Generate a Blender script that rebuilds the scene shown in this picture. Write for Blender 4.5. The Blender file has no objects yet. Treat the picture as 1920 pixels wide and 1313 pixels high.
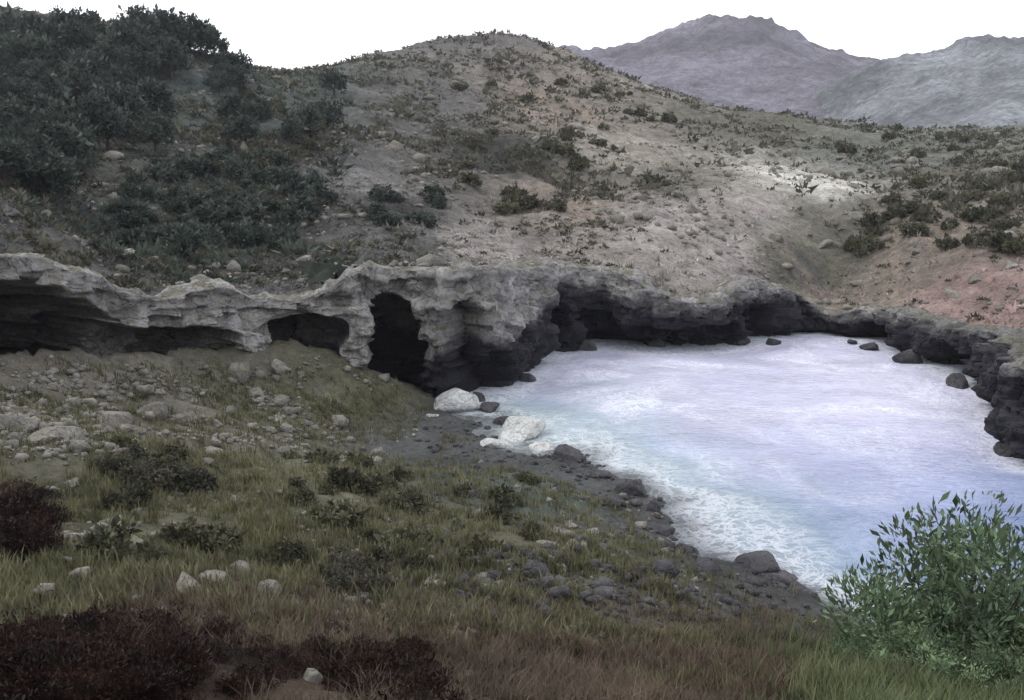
import bpy, math, random
import numpy as np
from mathutils import Vector, Matrix

scene = bpy.context.scene
col = scene.collection
R = math.radians

# ------------------------------------------------------------------ camera
CAM_Z = 12.0
PITCH = 9.92                     # degrees below the horizon
FPX = 35.0 / 36.0 * 1920.0       # focal length in photograph pixels
cam_data = bpy.data.cameras.new('camera')
cam_data.lens = 35.0
cam_data.sensor_width = 36.0
cam_data.clip_start = 0.1
cam_data.clip_end = 9000.0
cam = bpy.data.objects.new('camera', cam_data)
col.objects.link(cam)
cam.location = (0, 0, CAM_Z)
cam.rotation_euler = (R(90 - PITCH), 0, 0)
scene.camera = cam

# ------------------------------------------------------------------ sky, sun, exposure
SUN_EL, SUN_AZ = 52.0, -62.0     # azimuth measured from +Y (ahead), negative to the left
world = bpy.data.worlds.new('World')
scene.world = world
world.use_nodes = True
wn = world.node_tree.nodes
wl = world.node_tree.links
wn.clear()
w_out = wn.new('ShaderNodeOutputWorld')
w_bg = wn.new('ShaderNodeBackground')
w_sky = wn.new('ShaderNodeTexSky')
w_sky.sky_type = 'NISHITA'
w_sky.sun_disc = False
w_sky.sun_elevation = R(SUN_EL)
w_sky.sun_rotation = R(SUN_AZ)
w_sky.dust_density = 4.0
w_sky.ozone_density = 1.5
# an overcast deck: pale cloud with soft variation over most of the clear sky
w_tc = wn.new('ShaderNodeTexCoord')
w_map = wn.new('ShaderNodeMapping')
w_map.inputs['Scale'].default_value = (1.0, 1.0, 2.6)
w_noise = wn.new('ShaderNodeTexNoise')
w_noise.inputs['Scale'].default_value = 2.2
w_noise.inputs['Detail'].default_value = 6
w_ramp = wn.new('ShaderNodeValToRGB')
w_ramp.color_ramp.elements[0].position = 0.32
w_ramp.color_ramp.elements[0].color = (11.0, 11.2, 12.3, 1)
w_ramp.color_ramp.elements[1].position = 0.68
w_ramp.color_ramp.elements[1].color = (13.5, 13.5, 13.9, 1)
w_mix = wn.new('ShaderNodeMixRGB')
w_mix.inputs[0].default_value = 0.86
wl.new(w_tc.outputs['Generated'], w_map.inputs['Vector'])
wl.new(w_map.outputs['Vector'], w_noise.inputs['Vector'])
wl.new(w_noise.outputs['Fac'], w_ramp.inputs['Fac'])
wl.new(w_sky.outputs['Color'], w_mix.inputs[1])
wl.new(w_ramp.outputs['Color'], w_mix.inputs[2])
wl.new(w_mix.outputs['Color'], w_bg.inputs['Color'])
w_bg.inputs['Strength'].default_value = 0.10
wl.new(w_bg.outputs['Background'], w_out.inputs['Surface'])

sun_data = bpy.data.lights.new('sun', 'SUN')
sun_data.energy = 0.9
sun_data.angle = R(14)
sun_data.color = (1.0, 0.96, 0.90)
sun = bpy.data.objects.new('sun', sun_data)
col.objects.link(sun)
sdir = Vector((math.sin(R(SUN_AZ)) * math.cos(R(SUN_EL)), math.cos(R(SUN_AZ)) * math.cos(R(SUN_EL)), math.sin(R(SUN_EL))))
sun.rotation_euler = sdir.to_track_quat('Z', 'Y').to_euler()
sun.location = (0, 0, 120)

vs = scene.view_settings
vs.view_transform = 'Standard'
vs.look = 'None'
vs.exposure = 0.52
vs.gamma = 1.0
vs.use_curve_mapping = False

# ------------------------------------------------------------------ picture geometry -> places
def ray(px, py):
    """unit-forward ray of the photograph's pixel in world axes (y component = forward)"""
    u = (px - 960.0) / FPX
    v = (656.5 - py) / FPX
    c, s = math.cos(R(PITCH)), math.sin(R(PITCH))
    return np.array([u, c + v * s, -s + v * c])
def at_d(px, py, d):
    r = ray(px, py)
    k = d / r[1]
    return np.array([r[0] * k, d, CAM_Z + r[2] * k])
def at_z(px, py, z=0.0):
    r = ray(px, py)
    k = (z - CAM_Z) / r[2]
    return np.array([r[0] * k, r[1] * k, z])

# ------------------------------------------------------------------ noise (numpy)
def _hash(ix, iy, iz, seed):
    h = (ix.astype(np.uint32) * np.uint32(374761393)) ^ (iy.astype(np.uint32) * np.uint32(668265263)) ^ (iz.astype(np.uint32) * np.uint32(2147483647 - 58)) ^ np.uint32((seed * 1274126177) & 0xffffffff)
    h = (h ^ (h >> np.uint32(13))) * np.uint32(1274126177)
    h = h ^ (h >> np.uint32(16))
    return (h & np.uint32(0xffffff)).astype(np.float64) / float(0xffffff)
def vnoise(x, y, z, seed=0):
    x = np.asarray(x, float); y = np.asarray(y, float) + 0 * x; z = np.asarray(z, float) + 0 * x
    ix, iy, iz = np.floor(x).astype(np.int64), np.floor(y).astype(np.int64), np.floor(z).astype(np.int64)
    fx, fy, fz = x - ix, y - iy, z - iz
    fx = fx * fx * fx * (fx * (fx * 6 - 15) + 10)
    fy = fy * fy * fy * (fy * (fy * 6 - 15) + 10)
    fz = fz * fz * fz * (fz * (fz * 6 - 15) + 10)
    r = 0
    for a in (0, 1):
        wx = fx if a else 1 - fx
        for b in (0, 1):
            wy = fy if b else 1 - fy
            for c in (0, 1):
                wz = fz if c else 1 - fz
                r = r + wx * wy * wz * _hash(ix + a, iy + b, iz + c, seed)
    return r * 2 - 1
def fbm(x, y, z=0.0, scale=1.0, octaves=4, seed=0, gain=0.5, ridged=False):
    x = np.asarray(x, float) / scale; y = np.asarray(y, float) / scale; z = np.asarray(z, float) / scale
    amp, tot, out = 1.0, 0.0, 0
    for o in range(octaves):
        n = vnoise(x, y, z, seed + o * 17)
        if ridged:
            n = 1 - 2 * np.abs(n)
        out = out + amp * n
        tot += amp
        amp *= gain
        x, y, z = x * 1.63 + y * 1.21 + 3.1, y * 1.63 - x * 1.21 + 7.7, z * 2.03 + 1.3
    return out / tot
def smooth(a, b, x):
    t = np.clip((x - a) / (b - a), 0, 1)
    return t * t * (3 - 2 * t)

# ------------------------------------------------------------------ tags and meshes
def tag(o, label=None, cat=None, group=None, kind=None):
    if label: o['label'] = label
    if cat: o['category'] = cat
    if group: o['group'] = group
    if kind: o['kind'] = kind
    return o
def mesh_obj(name, verts, faces, mat, parent=None, smooth_shade=True, link=True):
    me = bpy.data.meshes.new(name)
    verts = np.asarray(verts, float)
    if isinstance(faces, np.ndarray):
        n, k = faces.shape
        me.vertices.add(len(verts)); me.vertices.foreach_set('co', verts.ravel().astype(np.float32))
        me.loops.add(n * k); me.loops.foreach_set('vertex_index', faces.ravel().astype(np.int32))
        me.polygons.add(n); me.polygons.foreach_set('loop_start', np.arange(0, n * k, k, dtype=np.int32))
        me.update(calc_edges=True)
        me.validate()
    else:
        me.from_pydata([tuple(v) for v in verts], [], faces)
    if smooth_shade:
        me.polygons.foreach_set('use_smooth', np.ones(len(me.polygons), bool))
    me.materials.append(mat)
    if not link:
        return me
    o = bpy.data.objects.new(name, me)
    col.objects.link(o)
    if parent: o.parent = parent
    return o
def grid_faces(nu, nv):
    i = np.arange(nu - 1)[:, None] * nv + np.arange(nv - 1)[None, :]
    i = i.ravel()
    return np.stack([i, i + nv, i + nv + 1, i + 1], 1)

# ------------------------------------------------------------------ materials
def new_mat(name):
    m = bpy.data.materials.new(name)
    m.use_nodes = True
    nt = m.node_tree
    nt.nodes.clear()
    out = nt.nodes.new('ShaderNodeOutputMaterial')
    b = nt.nodes.new('ShaderNodeBsdfPrincipled')
    nt.links.new(b.outputs['BSDF'], out.inputs['Surface'])
    return m, nt, b, out
class NT:
    def __init__(s, nt): s.nt = nt
    def n(s, t, **kw):
        nd = s.nt.nodes.new(t)
        for k, v in kw.items(): setattr(nd, k, v)
        return nd
    def l(s, a, b): s.nt.links.new(a, b)
    def pos(s): return s.n('ShaderNodeNewGeometry').outputs['Position']
    def noise(s, scale, detail=6, rough=0.55, vec=None, dist=0.0):
        nd = s.n('ShaderNodeTexNoise')
        nd.inputs['Scale'].default_value = scale; nd.inputs['Detail'].default_value = detail
        nd.inputs['Roughness'].default_value = rough; nd.inputs['Distortion'].default_value = dist
        if vec is not None: s.l(vec, nd.inputs['Vector'])
        return nd.outputs['Fac']
    def ramp(s, fac, stops):
        nd = s.n('ShaderNodeValToRGB')
        e = nd.color_ramp.elements
        while len(e) < len(stops): e.new(0.5)
        for k, (p, c) in enumerate(stops):
            e[k].position = p
            e[k].color = (c[0], c[1], c[2], 1) if isinstance(c, (tuple, list)) else (c, c, c, 1)
        s.l(fac, nd.inputs['Fac'])
        return nd.outputs['Color']
    def mix(s, fac, a, b, mode='MIX'):
        nd = s.n('ShaderNodeMixRGB', blend_type=mode)
        for sock, v in zip(nd.inputs, (fac, a, b)):
            if isinstance(v, (int, float)): sock.default_value = v if sock.type == 'VALUE' else (v, v, v, 1)
            elif isinstance(v, (tuple, list)): sock.default_value = (v[0], v[1], v[2], 1)
            else: s.l(v, sock)
        return nd.outputs['Color']
    def math(s, op, a, b=0.0):
        nd = s.n('ShaderNodeMath', operation=op)
        for sock, v in zip(nd.inputs, (a, b)):
            if isinstance(v, (int, float)): sock.default_value = v
            else: s.l(v, sock)
        return nd.outputs[0]
    def rng(s, v, a, b, c=0.0, d=1.0):
        nd = s.n('ShaderNodeMapRange', interpolation_type='SMOOTHSTEP')
        s.l(v, nd.inputs[0])
        for k, q in zip((1, 2, 3, 4), (a, b, c, d)): nd.inputs[k].default_value = q
        return nd.outputs[0]
    def bump(s, h, strength, dist, normal=None):
        nd = s.n('ShaderNodeBump')
        nd.inputs['Strength'].default_value = strength; nd.inputs['Distance'].default_value = dist
        s.l(h, nd.inputs['Height'])
        if normal is not None: s.l(normal, nd.inputs['Normal'])
        return nd.outputs['Normal']
    def attr(s, name):
        nd = s.n('ShaderNodeAttribute', attribute_name=name)
        return nd.outputs['Color']
    def sepz(s, vec):
        nd = s.n('ShaderNodeSeparateXYZ'); s.l(vec, nd.inputs[0]); return nd.outputs

def rock_material(name, dark, mid, light, wet_shade_top=None, lichen=None, scale=1.0):
    m, nt, b, out = new_mat(name)
    N = NT(nt); p = N.pos()
    big = N.noise(0.35 * scale, 7, 0.6, p, 0.4)
    c = N.ramp(big, [(0.30, dark), (0.5, mid), (0.72, light)])
    fine = N.noise(4.5 * scale, 8, 0.65, p)
    c = N.mix(0.75, c, N.ramp(fine, [(0.3, 0.45), (0.5, 0.95), (0.72, 1.35)]), 'MULTIPLY')
    if lichen:
        lf = N.rng(N.noise(1.6 * scale, 6, 0.6, p), 0.54, 0.64)
        c = N.mix(N.math('MULTIPLY', lf, 0.7), c, lichen)
    rough = 0.85
    if wet_shade_top is not None:
        gg = N.n('ShaderNodeNewGeometry')
        upf = N.math('ADD', N.sepz(gg.outputs['Normal'])[2], N.math('MULTIPLY', N.math('SUBTRACT', N.noise(1.1, 6, 0.65, p), 0.5), 2.4))
        c = N.mix(N.rng(upf, 0.75, 1.05, 0.0, 0.9), c, N.mix(1.0, (0.10, 0.096, 0.066), N.ramp(fine, [(0.3, 0.5), (0.7, 1.5)]), 'MULTIPLY'))
    if wet_shade_top is not None:                       # dark weed and wet stone, plus shade painted up into the hollows
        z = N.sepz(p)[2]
        wl_ = N.math('MULTIPLY', N.sepz(N.attr('wet_shade_line'))[0], 10.0)
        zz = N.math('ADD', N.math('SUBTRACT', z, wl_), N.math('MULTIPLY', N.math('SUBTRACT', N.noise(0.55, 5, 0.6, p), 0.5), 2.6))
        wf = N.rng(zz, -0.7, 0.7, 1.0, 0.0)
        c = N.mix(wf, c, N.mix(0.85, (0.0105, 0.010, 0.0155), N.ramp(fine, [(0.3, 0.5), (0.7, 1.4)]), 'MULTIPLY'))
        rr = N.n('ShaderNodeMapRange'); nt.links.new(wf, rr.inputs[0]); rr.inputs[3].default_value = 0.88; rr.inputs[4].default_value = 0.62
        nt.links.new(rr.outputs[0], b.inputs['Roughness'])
    else:
        b.inputs['Roughness'].default_value = rough
    nt.links.new(c, b.inputs['Base Color'])
    crack = N.n('ShaderNodeTexVoronoi', feature='DISTANCE_TO_EDGE'); crack.inputs['Scale'].default_value = 0.9 * scale
    wv = N.n('ShaderNodeVectorMath', operation='ADD')
    nz = N.n('ShaderNodeTexNoise'); nz.inputs['Scale'].default_value = 1.5 * scale; N.l(p, nz.inputs['Vector'])
    N.l(p, wv.inputs[0]); N.l(nz.outputs['Color'], wv.inputs[1]); N.l(wv.outputs[0], crack.inputs['Vector'])
    h = N.math('ADD', N.math('MULTIPLY', fine, 0.8), N.rng(crack.outputs['Distance'], 0.0, 0.06, 0.0, 0.5))
    h = N.math('ADD', h, N.math('MULTIPLY', big, 1.5))
    nt.links.new(N.bump(h, 0.8, 0.22 / scale), b.inputs['Normal'])
    b.inputs['Specular IOR Level'].default_value = 0.3
    return m

def leaf_material(name, a, bcol, c, rough=0.6):
    m, nt, b, out = new_mat(name)
    N = NT(nt)
    oi = N.n('ShaderNodeObjectInfo')
    p = N.pos()
    f = N.noise(1.7, 4, 0.6, p)
    colr = N.ramp(f, [(0.3, a), (0.52, bcol), (0.74, c)])
    at = N.attr('tint')
    colr = N.mix(1.0, colr, N.ramp(at, [(0.0, 0.45), (0.5, 0.95), (1.0, 1.6)]), 'MULTIPLY')
    colr = N.mix(1.0, colr, N.ramp(oi.outputs['Random'], [(0.0, (0.72, 0.74, 0.7)), (1.0, (1.25, 1.2, 1.15))]), 'MULTIPLY')
    nt.links.new(colr, b.inputs['Base Color'])
    b.inputs['Roughness'].default_value = rough
    b.inputs['Specular IOR Level'].default_value = 0.25
    tr = N.n('ShaderNodeBsdfTranslucent'); nt.links.new(colr, tr.inputs['Color'])
    ms = N.n('ShaderNodeMixShader'); ms.inputs[0].default_value = 0.25
    nt.links.new(b.outputs['BSDF'], ms.inputs[1]); nt.links.new(tr.outputs['BSDF'], ms.inputs[2])
    nt.links.new(ms.outputs[0], out.inputs['Surface'])
    return m

M = {}
M['cliff'] = rock_material('cliff_rock', (0.13, 0.127, 0.122), (0.235, 0.228, 0.22), (0.34, 0.33, 0.32), wet_shade_top=2.2, lichen=(0.17, 0.16, 0.115))
M['boulder'] = rock_material('boulder_rock', (0.10, 0.094, 0.08), (0.185, 0.174, 0.15), (0.28, 0.265, 0.232), lichen=(0.13, 0.13, 0.075), scale=1.6)
M['pale_rock'] = rock_material('pale_rock', (0.34, 0.35, 0.335), (0.46, 0.47, 0.455), (0.56, 0.57, 0.555), scale=1.6)
M['wet_rock'] = rock_material('wet_rock', (0.03, 0.03, 0.034), (0.055, 0.054, 0.058), (0.10, 0.098, 0.1), scale=1.6)

def ground_material(name, stops, fine_scale, rock=None, bump=0.12):
    m, nt, b, out = new_mat(name)
    N = NT(nt); p = N.pos()
    c = N.attr('col')
    f1 = N.noise(0.22, 7, 0.65, p, 0.6)
    c = N.mix(0.8, c, N.ramp(f1, [(0.32, 0.55), (0.5, 1.0), (0.68, 1.45)]), 'MULTIPLY')
    f2 = N.noise(fine_scale, 8, 0.7, p)
    c = N.mix(0.8, c, N.ramp(f2, [(0.3, 0.5), (0.5, 1.0), (0.7, 1.5)]), 'MULTIPLY')
    f3 = N.noise(fine_scale * 5, 6, 0.7, p)
    c = N.mix(0.7, c, N.ramp(f3, [(0.32, 0.55), (0.5, 1.0), (0.68, 1.5)]), 'MULTIPLY')
    if rock:
        g = N.n('ShaderNodeNewGeometry')
        nz = N.sepz(g.outputs['Normal'])[2]
        st = N.math('ADD', nz, N.math('MULTIPLY', N.math('SUBTRACT', f2, 0.5), 0.6))
        c = N.mix(N.rng(st, 0.62, 0.78, 0.85, 0.0), c, N.mix(1.0, rock, N.ramp(f2, [(0.3, 0.5), (0.7, 1.4)]), 'MULTIPLY'))
    nt.links.new(c, b.inputs['Base Color'])
    b.inputs['Roughness'].default_value = 0.95
    b.inputs['Specular IOR Level'].default_value = 0.15
    nt.links.new(N.bump(N.math('ADD', N.math('ADD', f2, f1), N.math('MULTIPLY', f3, 0.35)), 1.0, bump), b.inputs['Normal'])
    return m
M['bank'] = ground_material('bank_ground', None, 3.2, (0.13, 0.125, 0.115), 0.28)
M['hill'] = ground_material('hill_ground', None, 1.1, (0.15, 0.145, 0.14), 1.0)
M['far'] = ground_material('far_hill_ground', None, 0.10, (0.17, 0.165, 0.175), 2.5)
M['bark'] = rock_material('bark', (0.03, 0.024, 0.018), (0.055, 0.044, 0.034), (0.09, 0.075, 0.06), scale=4.0)
M['leaf_dark'] = leaf_material('dark_leaves', (0.024, 0.034, 0.029), (0.044, 0.058, 0.049), (0.075, 0.092, 0.072))
M['leaf_olive'] = leaf_material('olive_leaves', (0.04, 0.042, 0.026), (0.075, 0.076, 0.046), (0.12, 0.118, 0.075))
M['leaf_heather'] = leaf_material('heather_leaves', (0.008, 0.003, 0.0024), (0.019, 0.008, 0.006), (0.04, 0.02, 0.014))
M['leaf_green'] = leaf_material('green_leaves', (0.08, 0.13, 0.075), (0.15, 0.22, 0.125), (0.25, 0.31, 0.17), 0.6)
M['grass_olive'] = leaf_material('olive_grass', (0.07, 0.072, 0.038), (0.12, 0.12, 0.066), (0.185, 0.178, 0.11))
M['grass_green'] = leaf_material('green_grass', (0.065, 0.085, 0.04), (0.11, 0.135, 0.065), (0.165, 0.185, 0.095))
M['grass_brown'] = leaf_material('brown_grass', (0.06, 0.04, 0.026), (0.115, 0.082, 0.058), (0.19, 0.145, 0.105))
M['scrub'] = leaf_material('scrub_leaves', (0.035, 0.038, 0.028), (0.07, 0.07, 0.05), (0.12, 0.115, 0.09))

# ------------------------------------------------------------------ layout of the cove
# foot of the cliff, from beyond the left edge round to beyond the right edge
cl = []                                      # x, y, z_base, z_top
def cp(px, py, ztop, d=None):
    q = at_d(px, py, d) if d else at_z(px, py, 0.0)
    cl.append((q[0], q[1], q[2], ztop))
cp(-700, 760, 10.5, 26); cp(-350, 720, 10.0, 32); cp(0, 690, 9.2, 38); cp(150, 685, 8.0, 42); cp(300, 690, 6.7, 45)
cp(440, 680, 6.4, 48); cp(580, 668, 5.9, 50.5); cp(660, 730, 6.9, 51); cp(700, 768, 7.4, 51); cp(760, 752, 7.3, None)
cp(850, 760, 7.2); cp(940, 746, 6.9); cp(995, 706, 6.5); cp(1045, 668, 6.1); cp(1125, 654, 5.6); cp(1210, 662, 4.3); cp(1320, 661, 3.5)
cp(1420, 646, 4.4); cp(1490, 627, 2.8); cp(1560, 628, 1.7); cp(1650, 650, 2.6); cp(1750, 690, 2.7); cp(1840, 735, 3.2); cp(1878, 810, 3.9)
cp(1900, 865, 4.2); cp(2010, 880, 4.4); cp(2300, 850, 5.0); cp(2900, 830, 6)
CL = np.array(cl)
def resample(P, step):
    # Catmull-Rom through the control points, then even spacing
    Q = []
    n = len(P)
    for i in range(n - 1):
        p0, p1, p2, p3 = P[max(i - 1, 0)], P[i], P[i + 1], P[min(i + 2, n - 1)]
        for t in np.linspace(0, 1, 24, endpoint=False):
            Q.append(0.5 * ((2 * p1) + (-p0 + p2) * t + (2 * p0 - 5 * p1 + 4 * p2 - p3) * t * t + (-p0 + 3 * p1 - 3 * p2 + p3) * t ** 3))
    Q.append(P[-1]); Q = np.array(Q)
    s = np.concatenate([[0], np.cumsum(np.linalg.norm(np.diff(Q[:, :2], axis=0), axis=1))])
    S = np.arange(0, s[-1], step)
    return np.stack([np.interp(S, s, Q[:, k]) for k in range(Q.shape[1])], 1), S
CW, CS = resample(CL, 0.13)
tang = np.gradient(CW[:, :2], axis=0)
for _ in range(12):
    tang = (np.roll(tang, 1, 0) + tang + np.roll(tang, -1, 0)) / 3
tang /= np.linalg.norm(tang, axis=1)[:, None]
inward = np.stack([-tang[:, 1], tang[:, 0]], 1)       # into the land (left of the walking direction = away from camera)
CPX = 960 + FPX * CW[:, 0] / (CW[:, 1] * math.cos(R(PITCH)) + CAM_Z * math.sin(R(PITCH)))   # where along the picture, for naming places
coarse = CW[::7]
cin = inward[::7]
def cliff_sd(x, y):
    """signed distance to the cliff line: positive on the land behind it"""
    x = np.asarray(x, float).ravel(); y = np.asarray(y, float).ravel()
    out = np.empty(len(x)); idx = np.empty(len(x), int)
    for a in range(0, len(x), 20000):
        dx = x[a:a + 20000, None] - coarse[None, :, 0]; dy = y[a:a + 20000, None] - coarse[None, :, 1]
        d2 = dx * dx + dy * dy
        k = d2.argmin(1); r = np.arange(len(k))
        sgn = np.sign(dx[r, k] * cin[k, 0] + dy[r, k] * cin[k, 1])
        out[a:a + 20000] = np.sqrt(d2[r, k]) * sgn; idx[a:a + 20000] = k
    return out, idx

def tps_fit(P, V, lam=0.0):
    n = len(P)
    d = np.linalg.norm(P[:, None] - P[None], axis=2)
    K = np.where(d > 0, d * d * np.log(d + 1e-12), 0) + lam * np.eye(n)
    A = np.zeros((n + 3, n + 3)); A[:n, :n] = K; A[:n, n] = 1; A[:n, n + 1:] = P; A[n, :n] = 1; A[n + 1:, :n] = P.T
    w = np.linalg.solve(A, np.concatenate([V, np.zeros(3)]))
    return P, w
def tps_eval(fit, X):
    P, w = fit; n = len(P); out = np.empty(len(X))
    for a in range(0, len(X), 20000):
        d = np.linalg.norm(X[a:a + 20000, None] - P[None], axis=2)
        out[a:a + 20000] = (d * d * np.log(d + 1e-12)) @ w[:n] + w[n] + X[a:a + 20000] @ w[n + 1:]
    return out

# --- the near bank and the sea bed
near_pts = []
def npd(px, py, d): near_pts.append(at_d(px, py, d))
def npz(px, py, z=0.0): near_pts.append(at_z(px, py, z))
for a in [(-300, 830, 26), (0, 800, 30), (290, 765, 40), (500, 765, 44), (650, 790, 46), (-200, 960, 18), (250, 900, 28), (550, 900, 32), (800, 900, 35.5), (740, 815, 45), (0, 1000, 19), (500, 1050, 21), (900, 1050, 24.5), (1150, 1050, 27),
          (1250, 1150, 22.5), (0, 1313, 10), (600, 1313, 11), (1100, 1313, 12.5), (1500, 1270, 17.5), (1920, 1313, 15.5), (2300, 1313, 16), (300, 1180, 14.5), (900, 1190, 16.5), (-300, 1200, 12), (0, 690, 37), (300, 690, 44), (580, 668, 49.5)]:
    npd(*a)
shore = [(835, 762), (900, 790), (955, 838), (1015, 864), (1090, 868), (1160, 905), (1230, 960), (1290, 1025), (1345, 1068), (1420, 1080), (1490, 1105), (1570, 1155), (1700, 1200), (1860, 1225), (2100, 1240), (2500, 1240)]
for a in shore: npz(a[0], a[1], 0.0)
for a in [(1000, 780), (1150, 780), (1300, 900), (1500, 980), (1700, 1080), (2000, 1100), (2300, 1100)]: npz(a[0], a[1], -1.6)
for a in [(1150, 700), (1300, 740), (1500, 720), (1600, 800), (1700, 900), (1750, 760), (2000, 950), (2300, 950)]: npz(a[0], a[1], -3.0)
for a in [(0, 0, 10.25), (-9, 0, 10.6), (9, 0, 10.0), (0, -12, 11.6), (-14, -12, 12), (14, -12, 11), (-22, 8, 9.5), (26, 8, 6.5), (0, 4.5, 8.9), (-35, 18, 8.5)]: near_pts.append(np.array(a, float))
NP = np.array(near_pts)
near_fit = tps_fit(NP[:, :2], NP[:, 2], 0.8)
def near_h(x, y):
    x = np.asarray(x, float).ravel(); y = np.asarray(y, float).ravel()
    z = tps_eval(near_fit, np.stack([x, y], 1))
    land = smooth(-0.6, 1.5, z)
    z = z + land * (0.55 * fbm(x, y, 0, 5.0, 4, 3) + 0.28 * fbm(x, y, 0, 1.3, 4, 5, ridged=True) + 0.07 * fbm(x, y, 0, 0.35, 3, 8)) + (1 - land) * 0.45 * fbm(x, y, 0, 2.4, 4, 9)
    return z

# --- the land behind the cliff, described as elevation over (bearing, log distance)
far_ctl = []
def fd(px, py, d): far_ctl.append((px / 420.0, math.log(d) * 2.2, (at_d(px, py, d)[2] - CAM_Z) / d))
for a in [(-500, 330, 60), (-500, 100, 110), (-500, -60, 170), (0, 400, 50), (0, 240, 85), (0, 130, 115), (0, 30, 150), (0, 90, 210), (200, 490, 54), (200, 330, 80), (300, 200, 110), (300, 68, 150), (300, 140, 210), (430, 118, 150), (430, 300, 90), (430, 480, 62), (430, 190, 210),
          (570, 142, 165), (570, 300, 100), (600, 470, 66), (570, 190, 240), (700, 115, 180), (720, 300, 105), (760, 430, 72), (720, 160, 260), (850, 82, 215), (850, 250, 125), (880, 455, 76), (850, 130, 300), (1000, 84, 230), (1000, 290, 118), (1000, 440, 82), (1000, 130, 300),
          (1120, 140, 240), (1180, 290, 130), (1150, 420, 86), (1120, 200, 310), (1270, 355, 104), (1300, 455, 84), (1280, 200, 230), (1280, 260, 310), (1350, 470, 84), (1420, 390, 98), (1500, 350, 112), (1450, 225, 215), (1450, 280, 300), (1480, 500, 84), (1560, 560, 86), (1600, 420, 98), (1620, 330, 125),
          (1620, 245, 210), (1620, 300, 300), (1700, 540, 76), (1750, 420, 92), (1800, 330, 125), (1800, 255, 205), (1800, 300, 300), (1850, 590, 64), (1920, 560, 62), (1920, 400, 88), (1920, 250, 180), (2300, 560, 62), (2300, 380, 90), (2300, 200, 180), (2300, 260, 300), (2700, 500, 62), (2700, 150, 180)]:
    fd(*a)
FC = np.array(far_ctl)
far_fit = tps_fit(FC[:, :2], FC[:, 2], 0.004)
def far_h(x, y):
    x = np.asarray(x, float).ravel(); y = np.asarray(y, float).ravel()
    yy = np.maximum(y, 8.0)
    px = 960 + FPX * x / (yy * 0.985)
    e = tps_eval(far_fit, np.stack([px / 420.0, np.log(yy) * 2.2], 1))
    z = CAM_Z + e * yy
    sd, k = cliff_sd(x, y)
    top = coarse[k, 3]
    w = smooth(1.0, 9.0, sd)
    z = top * (1 - w) + z * w
    amp = smooth(0.5, 12, sd)
    dist = np.hypot(x, y)
    rug = 0.35 + 0.65 * smooth(-0.2, 0.3, fbm(x, y, 0, 22, 3, 31))
    z = z + amp * (1.5 * smooth(60, 140, dist) * fbm(x, y, 0, 26, 4, 21) + 1.5 * rug * fbm(x, y, 0, 8, 5, 23, ridged=True) * (0.5 + 0.5 * smooth(60, 130, dist)) + 0.35 * fbm(x, y, 0, 2.2, 4, 27))
    z = z + 0.18 * fbm(x, y, 0, 1.6, 3, 29)
    return z

def set_col(me, name, rgb):
    a = me.color_attributes.new(name, 'FLOAT_COLOR', 'POINT')
    c = np.ones((len(rgb), 4), np.float32); c[:, :3] = rgb
    a.data.foreach_set('color', c.ravel())

def blend_points(px, py, pts, sig):
    """soft nearest mix of named ground colours"""
    P = np.array([p[:2] for p in pts], float); C = np.array([p[2] for p in pts], float)
    out = np.empty((len(px), 3))
    for a in range(0, len(px), 20000):
        d2 = ((px[a:a + 20000, None] - P[None, :, 0]) ** 2 + (py[a:a + 20000, None] - P[None, :, 1]) ** 2) / (sig * sig)
        w = 1.0 / (d2 + 0.05) ** 1.6
        out[a:a + 20000] = (w @ C) / w.sum(1)[:, None]
    return out

# near bank mesh
gx = np.arange(-52, 58.01, 0.29); gy = np.arange(-14, 80.01, 0.29)
X, Y = np.meshgrid(gx, gy, indexing='ij'); X = X.ravel(); Y = Y.ravel()
Z = near_h(X, Y)
sd, _ = cliff_sd(X, Y)
Z = np.where(sd > 0.6, np.minimum(Z, coarse[_, 2] - 0.05 - 0.4 * smooth(0.6, 6, sd)), Z)
keep_f = grid_faces(len(gx), len(gy))
keep_f = keep_f[(sd[keep_f] < 14).any(1)]
bank = mesh_obj('ground', np.stack([X, Y, Z], 1), keep_f, M['bank'])
# ground colours by place (metres): soil, turf, heath, shingle, weed
G = {'olive': (0.115, 0.112, 0.072), 'brown': (0.10, 0.074, 0.055), 'dark': (0.022, 0.014, 0.011), 'grey': (0.155, 0.142, 0.118), 'bluegreen': (0.085, 0.105, 0.088), 'green': (0.07, 0.10, 0.05), 'slate': (0.085, 0.086, 0.084)}
def W(px, py, d): q = at_d(px, py, d); return (q[0], q[1])
cpts = []
for px, py, d, k in [(0, 760, 33, 'grey'), (290, 765, 40, 'grey'), (130, 815, 32, 'grey'), (270, 880, 30, 'olive'), (540, 890, 32, 'olive'), (680, 800, 45, 'olive'), (210, 1010, 20, 'olive'), (90, 1050, 18, 'slate'), (60, 1230, 12, 'dark'), (300, 1260, 11.5, 'dark'), (470, 1210, 13.5, 'brown'), (600, 1290, 11, 'brown'),
                     (740, 1250, 13, 'dark'), (700, 1080, 20, 'slate'), (900, 1260, 13, 'brown'), (1100, 1290, 13, 'brown'), (1150, 1180, 20, 'olive'), (1300, 1230, 17, 'brown'), (900, 890, 36, 'bluegreen'), (1050, 930, 34, 'bluegreen'), (1060, 1010, 28, 'olive'), (1180, 960, 31, 'slate'), (1350, 1110, 25, 'slate'),
                     (1560, 1200, 21, 'slate'), (1700, 1260, 18, 'green'), (1900, 1270, 18, 'green'), (480, 1000, 23, 'olive'), (850, 1010, 27, 'olive')]:
    q = W(px, py, d); cpts.append((q[0], q[1], G[k]))
cpts += [(-20, 0, G['brown']), (20, 0, G['brown']), (0, -10, G['brown']), (-30, 20, G['olive'])]
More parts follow.
